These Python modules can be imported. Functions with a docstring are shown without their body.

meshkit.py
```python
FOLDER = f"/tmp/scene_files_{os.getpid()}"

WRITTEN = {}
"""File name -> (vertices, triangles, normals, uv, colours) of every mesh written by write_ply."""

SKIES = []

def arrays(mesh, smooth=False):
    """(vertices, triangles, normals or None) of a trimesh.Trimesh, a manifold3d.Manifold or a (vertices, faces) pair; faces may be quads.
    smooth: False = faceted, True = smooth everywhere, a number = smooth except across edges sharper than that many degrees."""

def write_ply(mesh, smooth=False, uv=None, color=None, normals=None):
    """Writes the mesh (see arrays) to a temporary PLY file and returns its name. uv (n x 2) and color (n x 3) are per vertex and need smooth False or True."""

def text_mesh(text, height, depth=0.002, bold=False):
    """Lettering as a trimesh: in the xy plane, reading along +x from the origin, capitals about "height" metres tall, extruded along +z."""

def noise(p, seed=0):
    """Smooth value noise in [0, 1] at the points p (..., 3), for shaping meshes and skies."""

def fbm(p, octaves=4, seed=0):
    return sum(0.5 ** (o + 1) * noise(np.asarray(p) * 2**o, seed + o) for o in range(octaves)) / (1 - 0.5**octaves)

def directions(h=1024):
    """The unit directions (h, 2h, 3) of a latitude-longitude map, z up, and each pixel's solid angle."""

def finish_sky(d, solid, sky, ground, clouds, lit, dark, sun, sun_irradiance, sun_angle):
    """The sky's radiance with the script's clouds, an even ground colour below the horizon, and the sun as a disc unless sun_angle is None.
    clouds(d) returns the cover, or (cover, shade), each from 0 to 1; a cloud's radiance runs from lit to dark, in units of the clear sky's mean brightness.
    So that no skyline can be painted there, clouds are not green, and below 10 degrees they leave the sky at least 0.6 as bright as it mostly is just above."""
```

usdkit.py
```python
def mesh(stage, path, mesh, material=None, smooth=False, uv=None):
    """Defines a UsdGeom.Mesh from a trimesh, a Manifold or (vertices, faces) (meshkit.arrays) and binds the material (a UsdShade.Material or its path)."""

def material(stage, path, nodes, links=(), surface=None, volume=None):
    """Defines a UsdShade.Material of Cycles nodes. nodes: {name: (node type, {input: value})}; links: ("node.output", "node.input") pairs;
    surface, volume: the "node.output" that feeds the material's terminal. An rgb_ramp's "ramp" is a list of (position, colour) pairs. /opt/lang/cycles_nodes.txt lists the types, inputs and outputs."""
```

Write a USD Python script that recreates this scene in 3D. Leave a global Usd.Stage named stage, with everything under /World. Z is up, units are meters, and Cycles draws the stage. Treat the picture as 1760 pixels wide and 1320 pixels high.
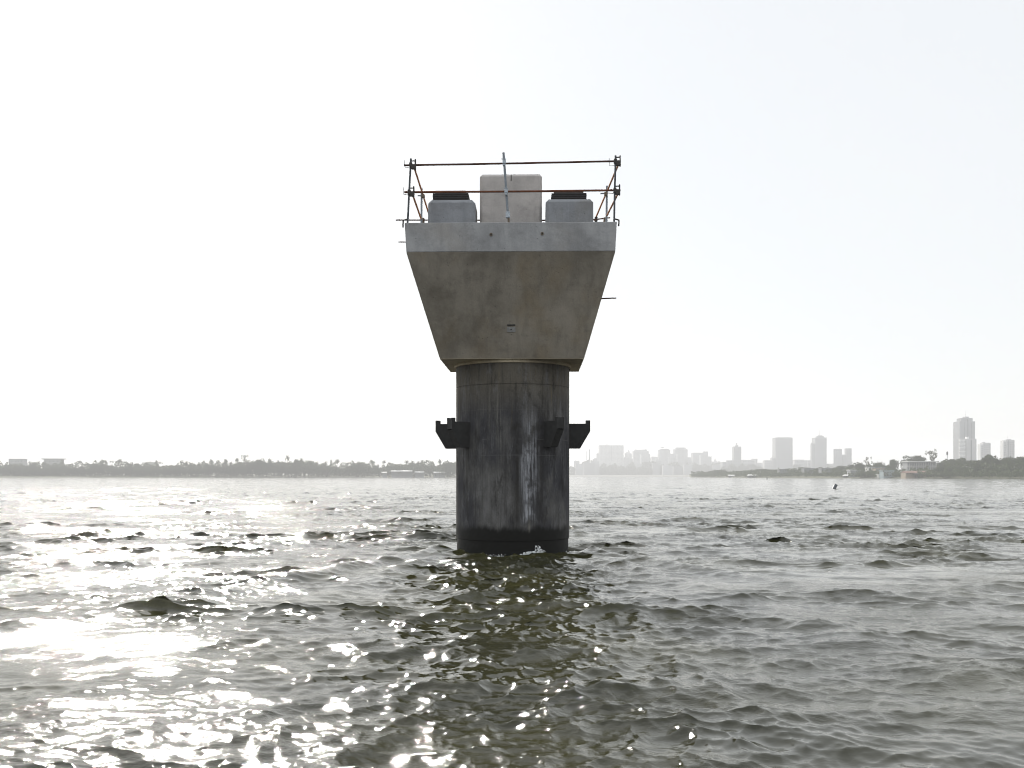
import math, random
import numpy as np, trimesh
from scipy.ndimage import map_coordinates
import usdkit, meshkit
from pxr import Usd, UsdGeom, UsdLux, UsdShade, Gf, Sdf, Vt

stage = Usd.Stage.CreateInMemory()
UsdGeom.SetStageUpAxis(stage, UsdGeom.Tokens.z)
UsdGeom.SetStageMetersPerUnit(stage, 1.0)
UsdGeom.Xform.Define(stage, '/World')
UsdGeom.Scope.Define(stage, '/World/Looks')

# ------------------------------------------------------------------ camera, sky, sun, exposure
F, HOR, CAMZ = 1770.0, 818.5, 1.35          # focal length and horizon row in pixels of the 1760 px picture, eye height
EXPOSURE = 0.16
SUN_EL, SUN_AZ = math.radians(29), math.radians(-20)   # azimuth from +y towards +x
SKY_STRENGTH, SUN_INT = 0.13, 1.25
HAZE = 0.00036
HAZE_G = 0.2
VEIL = 0.87
VEIL_COL = (6.25, 6.4, 6.5)

cam = UsdGeom.Camera.Define(stage, '/World/camera')
cam.CreateHorizontalApertureAttr(36.0)
cam.CreateVerticalApertureAttr(27.0)
cam.CreateFocalLengthAttr(36.0 * F / 1760)
cam.CreateVerticalApertureOffsetAttr((HOR - 660) / 1760 * 36.0)
cam.CreateClippingRangeAttr(Gf.Vec2f(0.1, 60000))
cam.CreateExposureAttr(EXPOSURE)
cam.AddTranslateOp().Set(Gf.Vec3d(0, 0, CAMZ))
cam.AddRotateXOp().Set(90.0)

sky_mat = usdkit.material(stage, '/World/Looks/sky_look', {
    'sky': ('sky_texture', {'sky_type': 'single_scattering', 'sun_disc': False, 'sun_elevation': SUN_EL, 'sun_rotation': SUN_AZ,
                            'altitude': 0.0, 'air_density': 1.0, 'aerosol_density': .9, 'ozone_density': 1.0}),
    # a thin even veil of high cloud over the whole sky, a little patchy
    'tc': ('texture_coordinate', {}),
    'n': ('noise_texture', {'scale': 2.2, 'detail': 5.0, 'roughness': .5}),
    'cover': ('map_range', {'from_min': 0.3, 'from_max': 0.7, 'to_min': VEIL - .05, 'to_max': VEIL + .05}),
    'veil': ('mix_color', {'b': VEIL_COL, 'use_clamp_result': False}),
    'bg': ('background_shader', {'strength': SKY_STRENGTH})},
    [('tc.generated', 'n.vector'), ('n.fac', 'cover.value'), ('cover.result', 'veil.fac'), ('sky.color', 'veil.a'), ('veil.result', 'bg.color')], surface='bg.background')
dome = UsdLux.DomeLight.Define(stage, '/World/sky')
UsdShade.MaterialBindingAPI.Apply(dome.GetPrim()).Bind(sky_mat)
dome.GetPrim().SetCustomDataByKey('kind', 'structure')
sun = UsdLux.DistantLight.Define(stage, '/World/sun')
sun.CreateNormalizeAttr(True)
sun.CreateIntensityAttr(SUN_INT)
sun.CreateAngleAttr(0.53)
sun.CreateColorAttr(Gf.Vec3f(1.0, 0.95, 0.87))
sun.AddRotateZOp().Set(-math.degrees(SUN_AZ))
sun.AddRotateXOp().Set(-(90 - math.degrees(SUN_EL)) + 0.0)
# light shines along -z; towards-sun = +z of the light after: rotX(-(90-el)) tilts +z towards +y, rotZ turns it to the azimuth

# ------------------------------------------------------------------ helpers
rng = np.random.default_rng(7)
used = {}

def numbered(parent, name):
    k = used.get((parent, name), 0)
    used[(parent, name)] = k + 1
    return f'{parent}/{name}' if k == 0 else f'{parent}/{name}_{k:03d}'

def at(px, py, Y):
    """world point seen at a pixel of the photograph, at distance Y along the view axis"""
    return np.array([(px - 880) / F * Y, Y, CAMZ + (HOR - py) / F * Y])

def X(px, Y): return (px - 880) / F * Y
def Z(py, Y): return CAMZ + (HOR - py) / F * Y

class MB:
    def __init__(s): s.v, s.f, s.n = [], [], 0
    def add(s, v, f):
        v = np.asarray(v, float); f = np.asarray(f, int)
        if f.shape[1] == 4: f = np.vstack([f[:, [0, 1, 2]], f[:, [0, 2, 3]]])
        s.v.append(v); s.f.append(f + s.n); s.n += len(v); return s
    def mesh(s, m): return s.add(m.vertices, m.faces)
    def box(s, x0, x1, y0, y1, z0, z1):
        b = trimesh.creation.box((x1 - x0, y1 - y0, z1 - z0)); b.apply_translation(((x0 + x1) / 2, (y0 + y1) / 2, (z0 + z1) / 2))
        return s.mesh(b)
    def tube(s, p, r, n=10):
        """polyline tube with closed ends; r a number or one per point"""
        p = np.asarray(p, float); r = np.broadcast_to(r, (len(p),))
        t = np.gradient(p, axis=0); t /= np.linalg.norm(t, axis=1, keepdims=True)
        up = np.array([0, 0, 1.0]) if abs(t[0, 2]) < .9 else np.array([1.0, 0, 0])
        a = np.cross(t, up); a /= np.linalg.norm(a, axis=1, keepdims=True); b = np.cross(t, a)
        g = np.arange(n) * 2 * np.pi / n
        v = p[:, None] + r[:, None, None] * (np.cos(g)[None, :, None] * a[:, None] + np.sin(g)[None, :, None] * b[:, None])
        i, j = np.meshgrid(np.arange(len(p) - 1), np.arange(n), indexing='ij'); k = (j + 1) % n
        q = np.stack([i * n + j, (i + 1) * n + j, (i + 1) * n + k, i * n + k], -1).reshape(-1, 4)
        v = np.vstack([v.reshape(-1, 3), p[0], p[-1]]); c0, c1 = len(p) * n, len(p) * n + 1
        jj = np.arange(n); kk = (jj + 1) % n
        caps = np.vstack([np.stack([np.full(n, c0), jj, kk], 1), np.stack([np.full(n, c1), (len(p) - 1) * n + kk, (len(p) - 1) * n + jj], 1)])
        s.add(v, q); s.f.append(caps + s.n - len(v)); return s
    def hull(s, pts, r=0.0):
        pts = np.asarray(pts, float)
        if r:
            o = np.vstack([np.eye(3), -np.eye(3)]) * r
            c = pts.mean(0); pts = pts - np.sign(pts - c) * r
            pts = (pts[:, None] + o[None]).reshape(-1, 3)
        return s.mesh(trimesh.convex.convex_hull(pts))
    def out(s): return np.vstack(s.v), np.vstack(s.f)

def cbox(x0, x1, y0, y1, z0, z1, r):
    return MB().hull([(x, y, z) for x in (x0, x1) for y in (y0, y1) for z in (z0, z1)], r)

def lathe(profile, n=96, a0=0.0):
    """closed solid of revolution about z; profile (r, z) from the bottom axis point to the top one"""
    pr = np.asarray(profile, float); g = a0 + np.arange(n) * 2 * np.pi / n
    v = np.stack([pr[:, None, 0] * np.cos(g), pr[:, None, 0] * np.sin(g), np.broadcast_to(pr[:, None, 1], (len(pr), n))], -1).reshape(-1, 3)
    i, j = np.meshgrid(np.arange(len(pr) - 1), np.arange(n), indexing='ij'); k = (j + 1) % n
    return v, np.stack([i * n + j, i * n + k, (i + 1) * n + k, (i + 1) * n + j], -1).reshape(-1, 4)

def obj(name, mesh, material, parent=None, smooth=False, kind=None, label=None):
    if isinstance(mesh, MB): mesh = mesh.out()
    base = '/World' if parent is None else str(parent.GetPath())
    p = usdkit.mesh(stage, numbered(base, name), mesh, material, smooth=smooth).GetPrim()
    if kind: p.SetCustomDataByKey('kind', kind)
    if label: p.SetCustomDataByKey('label', label)
    return p

def tag(p, label, cat, group=None, kind=None):
    p.SetCustomDataByKey('label', label); p.SetCustomDataByKey('category', cat)
    if group: p.SetCustomDataByKey('group', group)
    if kind: p.SetCustomDataByKey('kind', kind)
    return p

def thing(name, label, cat, loc=(0, 0, 0), rotz=0.0, scale=None, group=None):
    x = UsdGeom.Xform.Define(stage, numbered('/World', name))
    x.AddTranslateOp().Set(Gf.Vec3d(*map(float, loc)))
    x.AddRotateZOp().Set(float(rotz))
    if scale is not None: x.AddScaleOp().Set(Gf.Vec3f(*map(float, scale)))
    return tag(x.GetPrim(), label, cat, group)

def dup(src, name, label, cat, loc, rotz, scale, group=None):
    r = thing(name, label, cat, loc, rotz, scale, group)
    r.GetReferences().AddInternalReference(src.GetPath()); r.SetInstanceable(True)
    return r

# ------------------------------------------------------------------ materials
class G:
    """small node-graph writer: every method returns 'node.output'"""
    def __init__(s): s.n, s.l = {}, []
    def node(s, kind, out, vals=None, **links):
        k = f'n{len(s.n)}'
        s.n[k] = (kind, vals or {})
        for a, b in links.items():
            if isinstance(b, str): s.l.append((b, f'{k}.{a}'))
            else: s.n[k][1][a] = b
        return f'{k}.{out}'
    def pos(s, scale=(1, 1, 1), loc=(0, 0, 0)):
        p = s.node('geometry', 'position')
        return s.node('mapping', 'vector', {'scale': scale, 'location': loc}, vector=p)
    def opos(s, scale=(1, 1, 1), loc=(0, 0, 0)):
        p = s.node('texture_coordinate', 'object')
        return s.node('mapping', 'vector', {'scale': scale, 'location': loc}, vector=p)
    def noise(s, vec, scale, detail=4, rough=.55, dist=0.0):
        return s.node('noise_texture', 'fac', {'scale': scale, 'detail': detail, 'roughness': rough, 'distortion': dist}, vector=vec)
    def ramp(s, fac, stops): return s.node('rgb_ramp', 'color', {'ramp': stops}, fac=fac)
    def rng(s, val, a, b, c=0.0, d=1.0, kind='smoothstep'):
        return s.node('map_range', 'result', {'range_type': kind, 'from_min': a, 'from_max': b, 'to_min': c, 'to_max': d, 'clamp': True}, value=val)
    def math(s, op, a, b=0.5): return s.node('math', 'value', {'math_type': op}, value1=a, value2=b)
    def mix(s, fac, a, b, mode='mix'): return s.node('mix_color', 'result', {'blend_type': mode}, fac=fac, a=a, b=b)
    def xyz(s, ch):
        return s.node('separate_xyz', ch, vector=s.node('geometry', 'position'))
    def bump(s, h, strength=.5, distance=.02): return s.node('bump', 'normal', {'strength': strength, 'distance': distance}, height=h)
    def bsdf(s, vals, **links): return s.node('principled_bsdf', 'BSDF', vals, **links)
    def done(s, name, surface): return usdkit.material(stage, f'/World/Looks/{name}', s.n, s.l, surface=surface)

def concrete(name, base, dark, warm, mottle=1.3, rust=0.0, pores=True, streak=.35, seed=0.0):
    g = G()
    p = g.pos(loc=(seed, seed * .7, seed * .3))
    big = g.noise(p, mottle, 5, .6)
    c = g.ramp(big, [(.36, dark), (.5, base), (.64, tuple(min(1, x * 1.18) for x in base))])
    tint = g.rng(g.noise(p, .9, 4, .6, .4), .45, .7)
    c = g.mix(g.math('multiply', tint, .65), c, warm)
    bl = g.noise(g.pos((1, 1, 1.3), (seed * 2, 3, seed)), 3.0, 8, .78, .12)
    c = g.mix(g.math('multiply', g.rng(bl, .50, .66), .36), c, tuple(x * .68 for x in dark))
    bl2 = g.noise(g.pos((1, 1, .8), (3, seed * 2, 1)), 2.2, 8, .78, .12)
    c = g.mix(g.math('multiply', g.rng(bl2, .52, .68), .3), c, tuple(min(1, x * 1.28) for x in base))
    st = g.rng(g.noise(g.pos((7, 7, .55), (seed, 0, 0)), 1.0, 5, .65), .42, .75)
    c = g.mix(g.math('multiply', st, streak), c, tuple(x * .62 for x in dark))
    scr = g.rng(g.noise(g.pos((.8, .8, 16), (seed, 0, 0)), 1.0, 4, .6), .55, .8)
    c = g.mix(g.math('multiply', scr, .16), c, tuple(x * .75 for x in dark))
    fine = g.noise(p, 60, 4, .7)
    c = g.mix(.5, c, g.ramp(fine, [(.25, (.7, .7, .7)), (.75, (1.15, 1.15, 1.15))]), 'multiply')
    h = g.math('add', g.math('multiply', fine, .25), g.math('multiply', g.noise(p, 9, 4, .6), .8))
    if pores:
        d = g.node('voronoi_texture', 'distance', {'scale': 13.0, 'randomness': 1.0}, vector=p)
        keep = g.rng(g.noise(p, 5.1, 1, .5), .54, .6)
        hole = g.math('multiply', g.rng(d, .06, .13, 1.0, 0.0), keep)
        c = g.mix(g.math('multiply', hole, .7), c, tuple(x * .3 for x in dark))
        h = g.math('subtract', h, g.math('multiply', hole, 1.2))
    b = g.bsdf({'roughness': .86, 'specular_ior_level': .25}, base_color=c, normal=g.bump(h, .5, .012))
    return g.done(name, b)

M = {}
M['cap_band'] = concrete('pale_concrete', (.322, .325, .330), (.238, .241, .246), (.30, .285, .265), seed=3.1, streak=.30)
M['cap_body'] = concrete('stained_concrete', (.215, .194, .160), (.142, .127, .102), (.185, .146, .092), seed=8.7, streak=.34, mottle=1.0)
M['soffit'] = concrete('clean_tan_concrete', (.50, .43, .31), (.40, .34, .25), (.46, .37, .24), seed=5.5, streak=.1)  # soffit and collar: sunlight thrown up by the water, painted as lighter, warmer tan
M['plinth'] = concrete('plinth_concrete', (0.241, 0.252, 0.269), (0.190, 0.198, 0.213), (0.235, 0.230, 0.218), seed=12.4, streak=.2)
M['block'] = concrete('block_concrete', (0.429, 0.403, 0.384), (0.351, 0.332, 0.319), (0.442, 0.403, 0.364), seed=21.0, streak=.22)

def column_concrete():
    g = G()
    p = g.pos(loc=(4.2, 1.1, 0))
    z, x = g.xyz('z'), g.xyz('x')
    big = g.noise(g.pos((1, 1, .45), (2, 0, 0)), 1.5, 6, .62)
    c = g.ramp(big, [(.32, (.030, .030, .033)), (.46, (.052, .052, .057)), (.56, (.087, .085, .083)), (.68, (.150, .148, .146))])
    upper = g.rng(z, 2.3, 3.1)
    c = g.mix(g.math('multiply', upper, .8), c, (.115, .102, .080))
    s1 = g.noise(g.pos((9, 9, .35), (1, 0, 0)), 1.0, 6, .7)
    c = g.mix(g.math('multiply', g.rng(s1, .5, .72), .8), c, (.022, .021, .019))
    s2 = g.noise(g.pos((14, 14, .28), (7, 3, 0)), 1.0, 6, .68)
    where = g.rng(g.noise(g.pos((2.2, 2.2, 1.1), (1, 6, 2)), 1.0, 4, .6), .46, .66)
    c = g.mix(g.math('multiply', g.math('multiply', g.rng(s2, .5, .75), where), .7), c, (.24, .23, .20))
    m1 = g.noise(g.pos((2.2, 2.2, .5), (6, 6, 1)), 3.0, 8, .76, .12)
    c = g.mix(g.math('multiply', g.rng(m1, .5, .68), .55), c, (.155, .155, .16))
    m2 = g.noise(g.pos((1.8, 1.8, .5), (3, 8, 5)), 2.6, 8, .76, .12)
    c = g.mix(g.math('multiply', g.rng(m2, .52, .66), .6), c, (.017, .016, .0145))
    s3 = g.noise(g.pos((22, 22, .5), (3, 9, 0)), 1.0, 4, .7)
    c = g.mix(g.math('multiply', g.math('multiply', g.rng(s3, .6, .72), g.rng(z, 1.6, 2.8)), .6), c, (.17, .135, .07))
    # the lime run right of the middle, with its dark flanks
    wob = g.math('multiply', g.math('subtract', g.noise(g.pos((1, 1, .8)), 1.2, 3, .5), .5), .16)
    xx = g.math('absolute', g.math('subtract', g.math('add', x, wob), .30))
    zone = g.math('multiply', g.rng(z, .42, .62), g.rng(z, 1.6, 2.9, 1.0, .0))
    flank = g.math('multiply', g.rng(xx, .16, .36, 1.0, 0.0), zone)
    c = g.mix(g.math('multiply', flank, .55), c, (.026, .024, .021))
    runs = g.rng(g.noise(g.pos((30, 30, 1.1), (5, 5, 0)), 1.0, 6, .75), .36, .60)
    part = g.rng(g.noise(g.pos((3.5, 3.5, 1.6), (2, 2, 4)), 1.0, 5, .65), .40, .60, .12, 1.0)
    core = g.math('multiply', g.math('multiply', g.math('multiply', g.rng(xx, .03, .20, 1.0, 0.0), zone), runs), part)
    c = g.mix(g.math('multiply', core, .9), c, (.40, .41, .44))
    blot = g.math('multiply', g.rng(g.noise(p, 6.5, 5, .65), .5, .68), g.math('multiply', g.rng(xx, .2, .5, 1.0, 0.0), g.rng(z, .35, 1.3)))
    c = g.mix(g.math('multiply', blot, .5), c, (.03, .028, .024))
    # pour lines
    for zl, w, col, k in ((2.0, .006, (.2, .2, .19), .45), (1.72, .006, (.2, .2, .2), .4), (2.52, .005, (.17, .16, .15), .3), (1.1, .004, (.03, .03, .03), .3)):
        ln = g.rng(g.math('absolute', g.math('subtract', z, zl)), 0.0, w, 1.0, 0.0)
        ln = g.math('multiply', ln, g.rng(g.noise(p, 3.3, 4, .6), .42, .55))
        c = g.mix(g.math('multiply', ln, k), c, col)
    # tidal band, wet and weed-dark
    edge = g.math('add', z, g.math('multiply', g.noise(g.pos((5, 5, 2)), 1.0, 5, .65), -.30))
    wet = g.rng(edge, .22, .36, 1.0, 0.0)
    c = g.mix(wet, c, (.010, .010, .009))
    fine = g.noise(p, 55, 4, .7)
    c = g.mix(.55, c, g.ramp(fine, [(.25, (.6, .6, .6)), (.75, (1.2, 1.2, 1.2))]), 'multiply')
    h = g.math('add', g.math('multiply', fine, .3), g.noise(p, 8, 5, .6))
    r = g.rng(wet, 0, 1, .8, .5, 'linear')
    b = g.bsdf({'specular_ior_level': .08}, base_color=c, roughness=r, normal=g.bump(h, .5, .012))
    return g.done('column_concrete', b)
M['column'] = column_concrete()

def plain(name, col, rough=.6, metal=0.0, var=.25, scale=8, bump=0.0, spec=.5):
    g = G(); p = g.pos()
    n = g.noise(p, scale, 5, .65)
    c = g.ramp(n, [(.3, tuple(x * (1 - var) for x in col)), (.7, tuple(min(1, x * (1 + var)) for x in col))])
    k = dict(base_color=c)
    if bump: k['normal'] = g.bump(g.noise(p, scale * 5, 4, .6), bump, .01)
    return g.done(name, g.bsdf({'roughness': rough, 'metallic': metal, 'specular_ior_level': spec}, **k))

def rusty(name, a, b, scale=14):
    g = G(); p = g.pos()
    n = g.noise(p, scale, 6, .7)
    c = g.ramp(n, [(.35, a), (.6, b)])
    return g.done(name, g.bsdf({'roughness': .75, 'specular_ior_level': .3}, base_color=c, normal=g.bump(g.noise(p, 90, 3, .6), .4, .003)))
M['rust'] = rusty('rusty_tube', (.085, .03, .016), (.16, .058, .028))
M['orange'] = rusty('orange_tube', (.30, .12, .05), (.42, .19, .085))
M['dark_rust'] = rusty('dark_rusty_tube', (.045, .024, .018), (.09, .045, .03))
M['galv'] = plain('galvanised_tube', (.20, .225, .25), .5, .35, .3, 25)
M['steel_grey'] = plain('grey_painted_tube', (.055, .06, .068), .55, .2, .35, 20)
M['coupler'] = plain('black_coupler', (.035, .03, .026), .6, .3, .4, 40)
M['coupler_galv'] = plain('zinc_coupler', (.36, .40, .44), .45, .4, .35, 40)
M['bracket'] = plain('black_steel', (.016, .016, .0155), .65, 0, .45, 9, .2, .35)
M['bracket_top'] = plain('dusty_steel', (.10, .10, .10), .8, 0, .4, 14)
M['rubber'] = plain('black_rubber', (.013, .012, .013), .7, 0, .3, 20)
M['plate_top'] = plain('rusted_plate', (.055, .04, .033), .7, 0, .4, 14)
M['plate'] = plain('grey_plate', (.22, .22, .215), .6, .1, .2, 20)
M['hole'] = plain('dark_hole', (.02, .02, .018), .9)
M['plug'] = rusty('rusty_plug', (.10, .085, .07), (.17, .13, .09), 40)
M['buoy_hull'] = plain('weathered_drum', (.09, .10, .11), .5, 0, .5, 6)
M['buoy_pale'] = plain('pale_drum', (.55, .56, .56), .5, 0, .2, 6)
M['soil'] = plain('bank_soil', (.14, .125, .085), .95, 0, .35, .06)
M['grass'] = plain('bank_grass', (.075, .08, .04), .95, 0, .35, .08)
M['far_ground'] = plain('city_ground', (.14, .14, .12), .95, 0, .3, .02)
M['wall_pale'] = plain('pale_render', (.42, .42, .42), .85, 0, .12, .05)
M['far_wall'] = plain('weathered_render', (.20, .21, .22), .85, 0, .14, .05)
M['wall_white'] = plain('white_render', (.62, .62, .61), .8, 0, .1, .06)
M['wall_grey'] = plain('grey_render', (.28, .29, .30), .85, 0, .14, .05)
M['wall_blue'] = plain('pale_blue_render', (.27, .34, .36), .85, 0, .14, .1)
M['wall_tan'] = plain('tan_render', (.36, .30, .23), .85, 0, .15, .08)
M['roof_red'] = plain('red_roof', (.20, .115, .09), .85, 0, .2, .3)
M['roof_white'] = plain('white_sheet_roof', (.75, .75, .74), .5, 0, .08, .2)
M['roof_dark'] = plain('dark_awning', (.05, .055, .06), .85, 0, .2, .2)
M['glass_dark'] = plain('dark_window', (.05, .06, .07), .25, 0, .2, .2)
M['mast'] = plain('mast_steel', (.18, .18, .18), .7)
M['bark'] = plain('bark', (.10, .085, .07), .95, 0, .3, 2)

def leaf(name, a, b):
    g = G()
    r = g.node('object_info', 'random')
    n = g.noise(g.opos(), 0.6, 3, .6)
    c = g.ramp(g.math('add', g.math('multiply', r, .4), g.math('multiply', n, .6)), [(.25, a), (.7, b)])
    d = g.bsdf({'roughness': .6, 'specular_ior_level': .2}, base_color=c)
    t = g.node('translucent_bsdf', 'BSDF', color=c)
    return g.done(name, g.node('mix_closure', 'closure', {'fac': .22}, closure1=d, closure2=t))
M['leaf'] = leaf('broad_leaf', (.035, .05, .022), (.07, .095, .04))
M['leaf_dry'] = leaf('dry_leaf', (.07, .075, .04), (.11, .115, .06))
M['palm_leaf'] = leaf('palm_leaf', (.04, .058, .025), (.075, .095, .04))

def water_mat():
    g = G()
    f1 = g.noise(g.pos((1, 1.35, 1)), 3.2, 5, .62, .35)
    f2 = g.noise(g.pos((1, 1.2, 1), (3, 7, 0)), 17.0, 5, .65, .2)
    f3 = g.noise(g.pos((1, 1.7, 1), (9, 2, 0)), .9, 3, .6, .3)
    calm = g.rng(g.noise(g.pos((.5, 1, 1), (4, 4, 0)), .45, 3, .55), .38, .62, .08, 1.0)
    calm = g.math('multiply', calm, g.rng(g.xyz('y'), 6, 45, .55, 1.6, 'linear'))
    h = g.math('add', g.math('add', g.math('multiply', f1, g.math('multiply', calm, .026)), g.math('multiply', f2, g.math('multiply', calm, .011))), g.math('multiply', f3, .022))
    nrm = g.bump(h, 1.0, 1.0)
    fleck = g.rng(g.noise(g.pos(), .35, 4, .6), .35, .7)
    c = g.mix(fleck, (.010, .0102, .0030), (.025, .0235, .0062))
    b = g.bsdf({'roughness': .07, 'ior': 1.46, 'specular_ior_level': .5}, base_color=c, normal=nrm)
    return g.done('lagoon_water', b)
M['water'] = water_mat()
M['foam'] = plain('white_foam', (.78, .80, .80), .7, 0, .08, 20)

# ------------------------------------------------------------------ water
def fft_tile(N, L, peak, spread, head, rms, seed, cut=None, sharp=1.0):
    """height and horizontal displacement of one periodic patch of wind waves"""
    r = np.random.default_rng(seed)
    k = 2 * np.pi * np.fft.fftfreq(N, L / N)
    kx, ky = np.meshgrid(k, k, indexing='ij')
    kk = np.hypot(kx, ky); kk[0, 0] = 1
    kp = 2 * np.pi / peak
    S = kk ** -4.0 * np.exp(-1.25 * (kp / kk) ** 2)
    c = np.cos(np.arctan2(ky, kx) - head)
    D = np.abs(c) ** spread * np.where(c > 0, 1, .12) if spread else 1.0
    S = S * D * np.exp(-(kk * (L / N) * .35) ** 2)
    S[0, 0] = 0
    a = np.sqrt(S) * (r.normal(size=(N, N)) + 1j * r.normal(size=(N, N)))
    h = np.fft.ifft2(a)
    s = rms / h.real.std()
    dx = np.fft.ifft2(1j * kx / kk * a).real * s * sharp
    dy = np.fft.ifft2(1j * ky / kk * a).real * s * sharp
    return h.real * s, dx, dy, L

def sample(tile, x, y, rot=0.0):
    h, dx, dy, L = tile
    c, s = math.cos(rot), math.sin(rot)
    u, v = (c * x + s * y) / L * h.shape[0], (-s * x + c * y) / L * h.shape[0]
    q = np.stack([u.ravel(), v.ravel()])
    o = [map_coordinates(t, q, order=1, mode='grid-wrap').reshape(x.shape) for t in (h, dx, dy)]
    return o[0], c * o[1] - s * o[2], s * o[1] + c * o[2]

COLX, COLY, COLR = 0.024, 19.02, 1.043

def sstep(a, b, t):
    t = np.clip((t - a) / (b - a), 0, 1); return t * t * (3 - 2 * t)

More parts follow.
